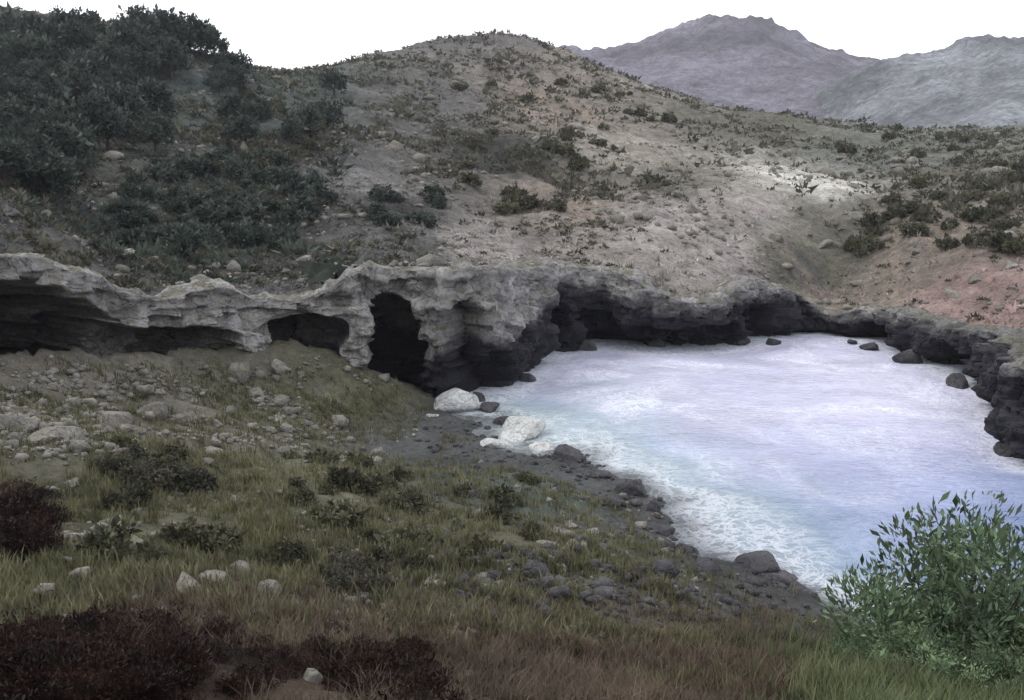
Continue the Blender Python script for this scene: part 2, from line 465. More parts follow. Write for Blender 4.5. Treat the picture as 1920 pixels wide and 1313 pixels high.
gc = blend_points(X + 1.5 * fbm(X, Y, 0, 4, 3, 51), Y + 1.5 * fbm(X, Y, 0, 4, 3, 52), cpts, 4.0)
shingle = smooth(0.9, 0.1, Z)[:, None]
gc = gc * (1 - shingle) + np.array((0.075, 0.078, 0.078)) * shingle
set_col(bank.data, 'col', gc)
tag(bank, 'uneven olive and brown bank sloping down to the water', 'ground', kind='structure')

# far land mesh, polar so that the grain follows distance
az = np.radians(np.linspace(-44, 44, 700)); rr = np.exp(np.linspace(math.log(36), math.log(320), 360))
AZ, RR = np.meshgrid(az, rr, indexing='ij')
X = (RR * np.sin(AZ)).ravel(); Y = (RR * np.cos(AZ)).ravel()
Z = far_h(X, Y)
sd, ck = cliff_sd(X, Y)
f = grid_faces(len(az), len(rr))
f = f[(sd[f] > 0.9).all(1)][:, ::-1]
Z = Z - 0.25 * smooth(3.0, 0.8, sd)
land = mesh_obj('hillside', np.stack([X, Y, Z], 1), f, M['hill'])
F = {'midgrey': (0.20, 0.195, 0.19), 'slate': (0.098, 0.122, 0.106), 'forest': (0.04, 0.048, 0.045), 'scrub': (0.12, 0.125, 0.105), 'dark': (0.055, 0.053, 0.050), 'grey': (0.135, 0.132, 0.127), 'tan': (0.33, 0.305, 0.255), 'pale': (0.66, 0.64, 0.575), 'ledge': (0.345, 0.318, 0.295), 'olive': (0.14, 0.137, 0.105), 'pink': (0.32, 0.235, 0.21), 'green': (0.155, 0.17, 0.145), 'brown': (0.26, 0.222, 0.18)}
cpts = []
for px, py, d, k in [(0, 250, 85, 'forest'), (60, 100, 125, 'forest'), (0, 30, 150, 'slate'), (300, 70, 150, 'slate'), (330, 110, 140, 'forest'), (500, 220, 120, 'slate'), (100, 350, 62, 'forest'), (210, 360, 75, 'scrub'), (250, 430, 60, 'dark'), (100, 440, 50, 'grey'), (300, 520, 52, 'grey'), (520, 400, 80, 'dark'), (540, 300, 100, 'dark'), (430, 480, 62, 'dark'),
                     (460, 555, 52, 'grey'), (540, 190, 150, 'slate'), (740, 400, 80, 'dark'), (660, 360, 90, 'midgrey'), (800, 220, 140, 'grey'), (950, 290, 115, 'dark'), (850, 100, 210, 'grey'), (1000, 100, 220, 'grey'), (1060, 130, 220, 'brown'), (880, 460, 75, 'ledge'), (760, 470, 68, 'grey'), (660, 510, 58, 'grey'), (1050, 230, 150, 'brown'), (1180, 290, 130, 'tan'), (1080, 360, 95, 'brown'),
                     (1270, 355, 104, 'olive'), (1200, 420, 88, 'ledge'), (1350, 470, 84, 'ledge'), (1330, 430, 90, 'ledge'), (1500, 350, 112, 'pale'), (1420, 390, 98, 'ledge'), (1400, 270, 170, 'olive'), (1480, 500, 84, 'olive'), (1620, 420, 95, 'olive'), (1560, 450, 92, 'olive'), (1640, 300, 140, 'green'), (1800, 330, 125, 'olive'), (1850, 350, 110, 'olive'), (1700, 510, 76, 'brown'), (1730, 430, 90, 'brown'),
                     (1880, 560, 63, 'pink'), (1800, 560, 68, 'pink'), (1720, 570, 72, 'pink'), (1840, 600, 62, 'pink'), (1920, 450, 80, 'brown'), (1120, 170, 230, 'tan'), (1550, 540, 85, 'brown'), (1700, 250, 200, 'green'), (1900, 260, 190, 'green')]:
    q = W(px, py, d); cpts.append((math.atan2(q[0], q[1]) * 60, math.log(math.hypot(q[0], q[1])) * 30, F[k]))
hill_cpts = cpts
def hill_colour(X, Y):
    wx = 1.6 * fbm(X, Y, 0, 9, 4, 61); wy = 1.6 * fbm(X, Y, 0, 9, 4, 62)
    return blend_points(np.arctan2(X, Y) * 60 + wx, np.log(np.hypot(X, Y)) * 30 + wy, hill_cpts, 3.0)
gc = hill_colour(X, Y)
set_col(land.data, 'col', gc)
tag(land, 'scrubby rocky hillsides rising behind the cove', 'hillside', kind='structure')

# ------------------------------------------------------------------ cliff
nA, nB = len(CW), 118
# profile parameter: 0..1 foot to brow, then the brow rolls back onto the land
T = np.concatenate([np.linspace(-0.18, 1.0, 92), np.linspace(1.0, 1.0, nB - 92)])
BACK = np.concatenate([np.zeros(92), np.linspace(0.05, 3.6, nB - 92)])
alcoves = [(-120, 3.4, 0.75, 4.6, 0), (75, 4.0, 0.82, 7.5, 0), (175, 1.8, 0.7, 5.0, 0), (310, 2.8, 0.60, 4.0, 0), (395, 1.4, 0.5, 2.2, 0), (582, 1.9, 0.72, 8.0, 0), (738, 1.5, 0.82, 7.0, 0), (872, 1.6, 0.8, 4.2, 0), (945, 2.0, 0.36, 2.8, 0),
           (1045, 1.6, 0.72, 3.4, 0), (1120, 1.3, 0.5, 2.6, 0), (1210, 2.6, 0.46, 2.4, 0), (1330, 3.2, 0.56, 2.6, 0), (1435, 1.9, 0.7, 2.4, 0), (1640, 2.8, 0.7, 2.6, 0), (1770, 2.4, 0.7, 2.6, 0), (1880, 3.0, 0.8, 3.2, 0)]
S2 = np.repeat(CS, nB).reshape(nA, nB); T2 = np.tile(T, nA).reshape(nA, nB); B2 = np.tile(BACK, nA).reshape(nA, nB)
zb = CW[:, 2][:, None]; zt = CW[:, 3][:, None]
zt = zt + 0.45 * fbm(CS, CS * 0, 0, 3.0, 4, 71)[:, None]
Zc = zb + T2 * (zt - zb)
face = (B2 == 0)
hgt = (zt - zb)
In = 0.10 * hgt * np.clip(T2, 0, 1) ** 1.3                                      # leans back a little
In = In + B2
px0 = CW[:, 0][:, None] + 0 * T2; py0 = CW[:, 1][:, None] + 0 * T2
butt = fbm(S2, Zc * 0.15, 0, 2.7, 3, 73, ridged=True)                           # buttresses and clefts
lay = fbm(S2 * 0.25, Zc, 0, 0.9, 3, 77)                                         # bedding
blk = fbm(px0, py0, Zc, 1.5, 5, 79, ridged=True)
fin = fbm(px0, py0, Zc, 0.45, 3, 83)
fade = np.where(face, 1.0, np.clip(1 - B2 / 2.0, 0, 1))
# joint blocks: each block of the face stands proud or back by its own amount
def blocks(S, Zv, w, h, seed, warp):
    a = S / w + warp * fbm(S, Zv, 0, 2.2 * w, 3, seed); bq = Zv / h + warp * fbm(S, Zv, 3, 2.0 * w, 3, seed + 2)
    row = np.floor(bq); a = a + 0.5 * (row % 2) + 0.3 * _hash(row.astype(np.int64), row.astype(np.int64) * 0, row.astype(np.int64) * 0, seed)
    return _hash(np.floor(a).astype(np.int64), row.astype(np.int64), row.astype(np.int64) * 0 + 5, seed) - 0.5
bl = blocks(S2, Zc, 1.7, 1.15, 131, 0.7) * 0.75 + blocks(S2, Zc, 0.75, 0.5, 137, 0.7) * 0.38
In = In - fade * (0.62 * butt + 0.16 * lay + 0.40 * blk + 0.10 * fin + 1.35 * bl)
In0 = In.copy()
for apx, half, hf, depth, _k in alcoves:
    i = int(np.argmin(np.abs(CPX - apx) + (CW[:, 1] < 20) * 1e4))
    s0 = CS[i]
    u = (S2 - s0) / (half * (1.12 - 0.3 * np.clip(T2, 0, 1))) + 0.38 * fbm(S2, Zc, 0, 1.4, 4, 91)
    arch = hf * (0.72 + 0.28 * np.sqrt(np.clip(1 - u * u, 0, 1))) + 0.10 * fbm(S2, Zc, 5, 1.1, 4, 95)
    inside = smooth(1.0, 0.78, np.abs(u)) * smooth(arch, arch - 0.10, T2)
    In = In + np.where(face, inside * depth, 0)
alc = In - In0
under = smooth(0.22, 0.04, T2) * 0.9 * smooth(1.2, 0.3, zb)
In = In + np.where(face, under, 0)
bump = np.where(face, 0, 0.42 * fbm(px0 + inward[:, 0][:, None] * B2, py0 + inward[:, 1][:, None] * B2, 0, 1.3, 5, 97, ridged=True) * smooth(0, 0.5, B2) + 0.05 - 0.9 * smooth(1.0, 3.6, B2 + 0.9 * fbm(S2, B2, 0, 2.5, 3, 98)))
Xc = px0 + inward[:, 0][:, None] * In
Yc = py0 + inward[:, 1][:, None] * In
lat = smooth(0.1, 1.0, alc) * (0.55 * fbm(Xc, Yc, Zc, 1.1, 4, 141, ridged=True) + 0.25 * fbm(Xc, Yc, Zc, 0.4, 3, 143))   # rough walls inside the hollows
Xc = Xc + tang[:, 0][:, None] * lat
Yc = Yc + tang[:, 1][:, None] * lat
Zc = Zc + bump
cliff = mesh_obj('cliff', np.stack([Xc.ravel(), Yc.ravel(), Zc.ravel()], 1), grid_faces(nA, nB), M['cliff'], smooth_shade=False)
wet_shade = np.interp(CPX, [690, 705, 740, 770, 800, 835, 870, 900, 950, 1000, 1050, 1150, 1300, 1450, 1560, 1650, 1770, 1890], [0, 2.4, 4.4, 2.6, 2.0, 3.2, 5.4, 4.0, 3.0, 3.8, 4.8, 3.8, 2.9, 3.6, 1.3, 2.3, 2.8, 3.9])  # height of the wet band, raised at the hollows as painted shade
wet_shade = np.repeat(np.where((CW[:, 1] > 20) & (CPX > 690), wet_shade, 0), nB) / 10
set_col(cliff.data, 'wet_shade_line', np.stack([wet_shade] * 3, 1))
tag(cliff, 'grey fissured rock cliff with dark hollows along the water', 'cliff', kind='structure')

# ------------------------------------------------------------------ water
wxs = np.arange(-14, 60.01, 0.34); wys = np.arange(14, 84.01, 0.34)
X, Y = np.meshgrid(wxs, wys, indexing='ij'); X = X.ravel(); Y = Y.ravel()
bed = near_h(X, Y)
sd, _ = cliff_sd(X, Y)
Zw = 0.10 * fbm(X * 0.55 + Y * 0.12, Y * 1.5, 0, 3.4, 3, 101) + 0.03 * fbm(X, Y * 1.7, 0, 0.8, 3, 103)
f = grid_faces(len(wxs), len(wys))
ok = (bed < 0.35) & (sd < 5.0)
f = f[ok[f].any(1)]
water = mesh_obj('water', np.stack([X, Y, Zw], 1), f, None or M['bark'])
depth = np.where(sd > 0, 1.0, np.clip(-bed, 0, 4))
edge = np.minimum(np.clip(-bed, 0, 4), np.clip(-sd * 0.5, 0, 4))
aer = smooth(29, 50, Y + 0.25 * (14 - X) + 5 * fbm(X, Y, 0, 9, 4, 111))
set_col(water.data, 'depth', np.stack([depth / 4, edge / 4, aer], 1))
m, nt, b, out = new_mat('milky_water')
N = NT(nt); p = N.pos()
dep = N.sepz(N.attr('depth'))
dcol = N.ramp(dep[0], [(0.0, (0.13, 0.18, 0.155)), (0.10, (0.20, 0.28, 0.28)), (0.26, (0.33, 0.40, 0.48)), (0.45, (0.43, 0.45, 0.57)), (0.8, (0.51, 0.50, 0.645))])
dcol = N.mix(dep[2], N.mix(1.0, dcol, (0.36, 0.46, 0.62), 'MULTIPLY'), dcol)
sw = N.noise(0.16, 5, 0.6, p, 1.2)
dcol = N.mix(0.6, dcol, N.ramp(sw, [(0.3, 0.72), (0.7, 1.28)]), 'MULTIPLY')
# aerated white water: filaments and drifting patches, thicker towards the rocks
def filament(scale, width, dist):
    nfl = N.noise(scale, 7, 0.62, p, dist)
    return N.rng(N.math('ABSOLUTE', N.math('SUBTRACT', nfl, 0.5)), 0.0, width, 1.0, 0.0)
lace = N.math('MAXIMUM', filament(0.55, 0.045, 1.4), filament(1.3, 0.05, 0.9))
patch = N.rng(N.noise(0.11, 7, 0.66, p, 0.8), 0.40, 0.66)
nearrock = N.rng(dep[1], 0.0, 0.30, 1.0, 0.0)
foam = N.math('MULTIPLY', N.math('MAXIMUM', N.math('MULTIPLY', nearrock, 0.75), N.math('MULTIPLY', N.math('MULTIPLY', patch, 0.65), N.math('ADD', N.math('MULTIPLY', dep[2], 0.85), 0.15))), N.math('ADD', N.math('MULTIPLY', lace, 0.65), 0.45))
dcol = N.mix(foam, dcol, (0.72, 0.74, 0.80))
nt.links.new(dcol, b.inputs['Base Color'])
b.inputs['IOR'].default_value = 1.33
ro = N.n('ShaderNodeMapRange'); N.l(foam, ro.inputs[0]); ro.inputs[3].default_value = 0.07; ro.inputs[4].default_value = 0.6
nt.links.new(ro.outputs[0], b.inputs['Roughness'])
rp = N.n('ShaderNodeMapping'); rp.inputs['Scale'].default_value = (1.0, 1.8, 1.0); N.l(p, rp.inputs['Vector'])
r1 = N.noise(1.6, 4, 0.6, rp.outputs[0], 0.5); r2 = N.noise(6.0, 3, 0.6, rp.outputs[0], 0.3)
nt.links.new(N.bump(N.math('ADD', r1, N.math('MULTIPLY', r2, 0.3)), 0.75, 0.20), b.inputs['Normal'])
tr = N.n('ShaderNodeBsdfTransparent'); tr.inputs['Color'].default_value = (0.75, 0.85, 0.85, 1)
ms = N.n('ShaderNodeMixShader')
N.l(N.rng(dep[0], 0.0, 0.12, 0.25, 1.0), ms.inputs[0]); N.l(tr.outputs[0], ms.inputs[1]); N.l(b.outputs['BSDF'], ms.inputs[2]); N.l(ms.outputs[0], out.inputs['Surface'])
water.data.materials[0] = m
tag(water, 'pale milky blue water filling the cove', 'water', kind='structure')

# ------------------------------------------------------------------ distant hills
def far_hill(name, ridge, d, depth, colr, seed, rough):
    pts = [at_d(px, py, d) for px, py in ridge]
    xs = np.array([q[0] for q in pts]); zs = np.array([q[2] for q in pts])
    nx, ny = 300, 90
    X = np.linspace(xs[0], xs[-1], nx); V = np.linspace(0, 1, ny)
    Rg = np.interp(X, xs, zs)
    k = np.hanning(15); k /= k.sum()
    Rg = np.convolve(np.pad(Rg, 7, mode='edge'), k, 'valid')
    XX, VV = np.meshgrid(X, V, indexing='ij'); RZ = Rg[:, None] + 0 * VV
    prof = np.where(VV < 0.6, (VV / 0.6) ** 0.85, 1 - ((VV - 0.6) / 0.4) ** 1.6 * 0.8)
    YY = d + (VV - 0.6) * depth
    ZZ = -5 + prof * (RZ + 5)
    ZZ = ZZ + prof * rough * (fbm(XX, YY * 0.45, 0, 75, 6, seed, ridged=True, gain=0.52) - 0.3) + prof * rough * 0.26 * fbm(XX, YY, 0, 14, 4, seed + 3, ridged=True)
    o = mesh_obj(name, np.stack([XX.ravel(), YY.ravel(), ZZ.ravel()], 1), grid_faces(nx, ny), M['far'])
    c = np.array(colr)[None] * np.clip(1 + 0.8 * fbm(XX.ravel(), YY.ravel(), 0, 45, 5, seed + 9), 0.35, 1.6)[:, None]
    set_col(o.data, 'col', c)
    return o
h = far_hill('hill', [(300, 330), (700, 200), (950, 115), (1080, 88), (1230, 74), (1320, 52), (1395, 36), (1450, 48), (1530, 90), (1620, 122), (1720, 150), (1900, 200), (2300, 260)], 820, 700, (0.125, 0.12, 0.14), 201, 16)
tag(h, 'hazy purple-grey peak standing beyond the near ridges', 'hill', kind='structure')
h = far_hill('hill', [(1250, 330), (1420, 260), (1560, 170), (1650, 128), (1750, 105), (1850, 85), (1920, 66), (2050, 50), (2400, 90), (2900, 200)], 560, 480, (0.17, 0.18, 0.19), 231, 11)
tag(h, 'blue-grey shoulder of a hill beyond the right-hand slope', 'hill', kind='structure')
h = far_hill('hill', [(-1400, 150), (-700, 60), (-200, 60), (300, 150), (700, 180), (1000, 200), (1300, 260)], 480, 380, (0.09, 0.10, 0.095), 261, 8)
tag(h, 'dim ridge behind the left-hand slope', 'hill', kind='structure')

# ------------------------------------------------------------------ placing on the ground
def visible_ground(px, py, near=True):
    ds = np.geomspace(8, 300, 1500) if not near else np.linspace(7, 62, 1400)
    r = ray(px, py); k = ds / r[1]
    x, y, z = r[0] * k, ds, CAM_Z + r[2] * k
    h = near_h(x, y) if near else far_h(x, y)
    s, _i = cliff_sd(x, y)
    hit = (z < h) & ((s < 0) if near else (s > 2.5))
    if not hit.any(): return None
    i = int(np.argmax(hit))
    return np.array([x[i], y[i], h[i]])

# ------------------------------------------------------------------ boulders
def boulder_mesh(seed, mat, sub=4, flat=0.75):
    rng = np.random.default_rng(seed)
    import bmesh
    bm = bmesh.new(); bmesh.ops.create_icosphere(bm, subdivisions=sub, radius=1.0)
    V = np.array([v.co[:] for v in bm.verts]); Fc = np.array([[q.index for q in fc.verts] for fc in bm.faces]); bm.free()
    for _ in range(20):                                      # knock flats off the stone
        n = rng.normal(size=3); n /= np.linalg.norm(n); c = rng.uniform(0.45, 0.85)
        dd = V @ n - c
        V = V - np.where(dd > 0, dd, 0)[:, None] * n * 0.92
    V = V * np.array([rng.uniform(0.85, 1.2), rng.uniform(0.75, 1.05), flat * rng.uniform(0.8, 1.1)])
    n = V / np.linalg.norm(V, axis=1)[:, None]
    V = V + n * (0.10 * fbm(V[:, 0] + seed, V[:, 1], V[:, 2], 0.7, 4, seed)[:, None] + 0.035 * fbm(V[:, 0], V[:, 1], V[:, 2], 0.2, 3, seed + 5, ridged=True)[:, None])
    return mesh_obj('boulder', V, Fc, mat, link=False)
BM = {k: [boulder_mesh(300 + 11 * i + j, M[k]) for i in range(5)] for j, k in enumerate(('boulder', 'pale_rock', 'wet_rock'))}
rnd = random.Random(5)
def put_boulder(pos, size, kind, label, group, sink=0.3):
    o = bpy.data.objects.new('boulder', rnd.choice(BM[kind])); col.objects.link(o)
    o.location = (pos[0], pos[1], pos[2] + size * (0.26 - sink))
    o.rotation_euler = (rnd.uniform(-.25, .25), rnd.uniform(-.25, .25), rnd.uniform(0, 6.28))
    o.scale = (size * rnd.uniform(.85, 1.2), size * rnd.uniform(.85, 1.15), size * rnd.uniform(.75, 1.05))
    tag(o, label, 'rock', group)
def scatter_boulders(n, box, sizes, kind, label, group, near=True, minz=-9, maxz=99):
    k = 0; tries = 0
    while k < n and tries < n * 6:
        tries += 1
        g = visible_ground(rnd.uniform(box[0], box[2]), rnd.uniform(box[1], box[3]), near)
        if g is None or not (minz < g[2] < maxz): continue
        put_boulder(g, rnd.uniform(*sizes) * rnd.choice((0.6, 1, 1)), kind, label, group); k += 1
for px, py, s in [(285, 775, 1.05), (345, 790, 0.75), (215, 790, 0.8), (120, 815, 0.85), (30, 800, 0.9), (520, 690, 0.7), (480, 735, 0.6), (430, 770, 0.5)]:
    g = visible_ground(px, py)
    if g is not None: put_boulder(g, s, 'boulder', 'large grey boulder lying on the bank below the cliff hollows', 'boulders below the cliff hollows')
for px, py, s in [(207, 1025, 1.0), (165, 1035, 0.45), (255, 1030, 0.45), (290, 1010, 0.3), (225, 990, 0.4), (130, 1010, 0.3)]:
    g = visible_ground(px, py)
    if g is not None: put_boulder(g, s, 'boulder', 'weathered grey-green stone among olive grass on the near slope', 'stones in the grass of the near slope')
for px, py, s in [(858, 768, 1.9), (835, 762, 0.9), (972, 818, 1.25), (1015, 842, 0.7), (930, 838, 0.7), (815, 785, 0.6), (995, 800, 0.8)]:
    g = at_z(px, py, 0.0)
    put_boulder((g[0], g[1], -0.1), s, 'pale_rock', 'pale whitish boulder standing at the water edge by the bank', 'pale boulders at the water edge', 0.02)
for px, py, s in [(915, 770, 0.8), (940, 795, 0.6), (895, 750, 0.7), (1065, 862, 0.9), (1180, 925, 0.8), (1215, 960, 0.7), (1290, 1040, 0.55), (1415, 1075, 1.05), (1458, 1090, 0.8), (1385, 1095, 0.5), (1500, 1120, 0.6), (1570, 1170, 0.55), (1130, 895, 0.6), (1250, 1000, 0.5), (1620, 1190, 0.4)]:
    g = at_z(px, py, 0.0)
    put_boulder((g[0], g[1], -0.05), s, 'wet_rock', 'dark wet rock half in the water along the near shore', 'dark wet rocks along the near shore', 0.08)
for px, py, s in [(1100, 655, 1.0), (1230, 650, 0.9), (1390, 645, 0.8), (1450, 645, 0.7), (1600, 645, 0.7), (1630, 655, 0.9), (1700, 680, 1.0), (1800, 725, 1.0), (1868, 800, 0.9), (990, 715, 0.8), (1890, 850, 1.0)]:
    g = at_z(px, py, 0.0)
    put_boulder((g[0], g[1], -0.05), s, 'wet_rock', 'black wet rock at the foot of the far cliff', 'black rocks at the foot of the far cliff', 0.1)
for px, py, sz in [(1055, 1005, 0.5), (1085, 1020, 0.4), (1030, 1025, 0.35), (1070, 985, 0.35), (1110, 1000, 0.3)]:
    g = visible_ground(px, py)
    if g is not None: put_boulder(g, sz, 'boulder', 'grey stone in the small heap on the grass above the shingle', 'heap of stones above the shingle')
scatter_boulders(70, (0, 760, 1250, 1120), (0.16, 0.5), 'boulder', 'small grey stone scattered over the olive bank', 'small stones on the olive bank', minz=0.3)
scatter_boulders(26, (300, 1120, 1500, 1300), (0.08, 0.22), 'boulder', 'small stone lying in brown grass at the top of the bank', 'small stones in the brown grass', minz=0.5)
scatter_boulders(46, (0, 380, 1300, 520), (0.35, 0.9), 'boulder', 'grey rock on the ledge above the cliff', 'rocks on the ledge above the cliff', near=False)
scatter_boulders(34, (1150, 260, 1900, 560), (0.4, 1.1), 'boulder', 'grey rock on the open right-hand hillside', 'rocks on the right-hand hillside', near=False)

# loose stones too many to count
def rubble(n, box, size, mat, seed):
    rng = np.random.default_rng(seed)
    bx = rng.uniform(box[0], box[2], n) + rng.normal(size=n) * 50; by = rng.uniform(box[1], box[3], n) + rng.normal(size=n) * 12
    u = (bx - 960) / FPX; vv = (656.5 - by) / FPX; c, sn = math.cos(R(PITCH)), math.sin(R(PITCH))
    ry, rz = c + vv * sn, -sn + vv * c
    k = 8.0 / -rz
    for _ in range(6):
        hh = near_h(u * k, ry * k); k = 0.5 * k + 0.5 * (CAM_Z - hh) / -rz
    x, y = u * k, ry * k
    sdv, _i = cliff_sd(x, y); z = near_h(x, y)
    ok = (sdv < -0.3) & (z > -0.15) & (fbm(x, y, 0, 2.2, 3, seed) > -0.15)
    x, y, z = x[ok], y[ok], z[ok]; n = len(x)
    g = (1 + 5 ** 0.5) / 2
    I = np.array([(-1, g, 0), (1, g, 0), (-1, -g, 0), (1, -g, 0), (0, -1, g), (0, 1, g), (0, -1, -g), (0, 1, -g), (g, 0, -1), (g, 0, 1), (-g, 0, -1), (-g, 0, 1)], float); I /= np.linalg.norm(I[0])
    IF = np.array([(0, 11, 5), (0, 5, 1), (0, 1, 7), (0, 7, 10), (0, 10, 11), (1, 5, 9), (5, 11, 4), (11, 10, 2), (10, 7, 6), (7, 1, 8), (3, 9, 4), (3, 4, 2), (3, 2, 6), (3, 6, 8), (3, 8, 9), (4, 9, 5), (2, 4, 11), (6, 2, 10), (8, 6, 7), (9, 8, 1)])
    sz = size * np.exp(rng.normal(size=n) * 0.55)
    V = I[None] * rng.uniform(0.65, 1.25, (n, 12, 1)) * (sz[:, None] * rng.uniform(0.7, 1.2, (n, 3)))[:, None, :] * np.array([1, 1, 0.7])
    th = rng.uniform(0, 6.28, n); ct, st = np.cos(th)[:, None], np.sin(th)[:, None]
    V = np.stack([V[:, :, 0] * ct - V[:, :, 1] * st, V[:, :, 0] * st + V[:, :, 1] * ct, V[:, :, 2]], 2) + np.stack([x, y, z + sz * 0.2], 1)[:, None]
    Fc = (IF[None] + (np.arange(n) * 12)[:, None, None]).reshape(-1, 3)
    return mesh_obj('rubble', V.reshape(-1, 3), Fc, mat, smooth_shade=False)
tag(rubble(3000, (-60, 700, 720, 850), 0.085, M['boulder'], 351), 'loose grey rubble below the cliff hollows', 'rubble', kind='stuff')
tag(rubble(3600, (780, 770, 1560, 1150), 0.07, M['wet_rock'], 353), 'dark shingle along the near shore', 'shingle', kind='stuff')
tag(rubble(1800, (0, 900, 1300, 1200), 0.05, M['boulder'], 355), 'small pebbles in the turf of the bank', 'pebbles', kind='stuff')

# ------------------------------------------------------------------ plants
def leaf_cloud(seed, n, clumps, size, leaf, up=0.3, elong=2.0, base=0.0):
    """leaf quads gathered into clumps through a crown volume; returns verts, faces, tint"""
    rng = np.random.default_rng(seed)
    C = rng.normal(size=(clumps, 3)); C /= np.linalg.norm(C, axis=1)[:, None]
    C = C * rng.uniform(0.35, 1.0, (clumps, 1)) ** 0.6
    C[:, 2] = np.abs(C[:, 2]) * 0.95 + 0.05 * rng.uniform(size=clumps)
    C = C * np.array(size)
    cr = rng.uniform(0.16, 0.34, clumps) * min(size[0], size[2])
    k = rng.integers(0, clumps, n)
    o = rng.normal(size=(n, 3)); o /= np.linalg.norm(o, axis=1)[:, None]
    P = C[k] + o * (cr[k] * rng.uniform(0.2, 1, n) ** 0.5)[:, None]
    P[:, 2] = np.maximum(P[:, 2], 0.02) + base
    t = o * 0.8 + rng.normal(size=(n, 3)) * 0.6; t[:, 2] += up; t /= np.linalg.norm(t, axis=1)[:, None]
    s = np.cross(t, rng.normal(size=(n, 3))); s /= np.linalg.norm(s, axis=1)[:, None]
    L = leaf * np.exp(rng.normal(size=n) * 0.35)[:, None]
    wd = L / elong
    v = np.stack([P - s * 0.1 * wd, P + t * L * 0.5 + s * wd * 0.5, P + t * L, P + t * L * 0.5 - s * wd * 0.5], 1).reshape(-1, 3)
    f = np.arange(n * 4).reshape(n, 4)
    tint = np.clip(0.5 + 0.28 * rng.normal(size=clumps)[k] + 0.2 * rng.normal(size=n), 0, 1)
    return v, f, np.repeat(tint, 4)
def tint_mesh(name, v, f, t, mat):
    me = mesh_obj(name, v, f, mat, link=False, smooth_shade=False)
    set_col(me, 'tint', np.stack([t, t, t], 1))
    return me
def tube(path, r0, r1, nseg=6):
    path = np.array(path, float); V = []; Fq = []
    n = len(path)
    for i, q in enumerate(path):
        d = path[min(i + 1, n - 1)] - path[max(i - 1, 0)]; d /= np.linalg.norm(d) + 1e-9
        a = np.cross(d, (0.3, 0.9, 0.1)); a /= np.linalg.norm(a); bb = np.cross(d, a)
        r = r0 + (r1 - r0) * i / (n - 1)
        for j in range(nseg):
            th = 2 * math.pi * j / nseg
            V.append(q + r * (math.cos(th) * a + math.sin(th) * bb))
    for i in range(n - 1):
        for j in range(nseg):
            Fq.append([i * nseg + j, i * nseg + (j + 1) % nseg, (i + 1) * nseg + (j + 1) % nseg, (i + 1) * nseg + j])
    return np.array(V), np.array(Fq)
def stems_mesh(seed, size, n, r0, base=0.0):
    rng = np.random.default_rng(seed); VV = []; FF = []; off = 0
    for i in range(n):
        e = np.array([np.clip(rng.normal(), -1.3, 1.3) * 0.45 * size[0], np.clip(rng.normal(), -1.3, 1.3) * 0.45 * size[1], base + size[2] * rng.uniform(0.5, 0.95)])
        mid = e * np.array([0.35, 0.35, 0.55]) + rng.normal(size=3) * 0.06 * size[2]
        start = np.array([0, 0, -0.15 if base == 0 else base * 0.6])
        v, f = tube([start, start * 0.5 + mid * 0.5, mid, (mid + e) / 2 + rng.normal(size=3) * 0.03 * size[2], e], r0, r0 * 0.25, 5)
        VV.append(v); FF.append(f + off); off += len(v)
    if base > 0:
        v, f = tube([(0, 0, -0.3), (0.05 * base, 0, base * 0.5), (0, 0.04 * base, base), (0.05, 0, base + size[2] * 0.5)], r0 * 2.2, r0 * 0.9, 7)
        VV.append(v); FF.append(f + off)
    return mesh_obj('stems', np.concatenate(VV), np.concatenate(FF), M['bark'], link=False)
def plant_kind(seed, mat, size, n, clumps, leaf, nst, r0, up=0.3, elong=2.0, base=0.0):
    v, f, t = leaf_cloud(seed, n, clumps, size, leaf, up, elong, base)
    return tint_mesh('foliage', v, f, t, M[mat]), stems_mesh(seed + 1, size, nst, r0, base)
def put_plant(name, kind, pos, sc, label, cat, group, parts=('foliage', 'stems')):
    e = bpy.data.objects.new(name, None); col.objects.link(e)
    e.empty_display_size = 0.2
    e.location = pos; e.rotation_euler = (0, 0, rnd.uniform(0, 6.28)); e.scale = (sc, sc, sc * rnd.uniform(0.85, 1.15))
    e['label'] = label; e['category'] = cat; e['group'] = group
    for nm, me in zip(parts, kind):
        c = bpy.data.objects.new(nm, me); col.objects.link(c); c.parent = e
    return e
K_tree = [plant_kind(500 + i * 7, 'leaf_dark', (1.9, 1.8, 2.2), 2600, 26, 0.26, 7, 0.07, base=1.1) for i in range(4)]
K_dark = [plant_kind(540 + i * 7, 'leaf_dark', (1.2, 1.1, 1.0), 1500, 18, 0.20, 8, 0.03) for i in range(4)]
K_olive = [plant_kind(580 + i * 7, 'leaf_olive', (0.9, 0.9, 0.7), 1300, 18, 0.15, 8, 0.02) for i in range(4)]
K_brush = [plant_kind(600 + i * 7, 'scrub', (1.1, 1.0, 0.75), 2600, 24, 0.11, 10, 0.02) for i in range(3)]
K_heath = [plant_kind(620 + i * 7, 'leaf_heather', (0.62, 0.55, 0.5), 2300, 34, 0.055, 44, 0.006, up=0.8, elong=3.5) for i in range(4)]
K_green = [plant_kind(660 + i * 7, 'leaf_green', (0.8, 0.8, 1.2), 9000, 60, 0.055, 26, 0.009, up=0.7, elong=3.2) for i in range(4)]
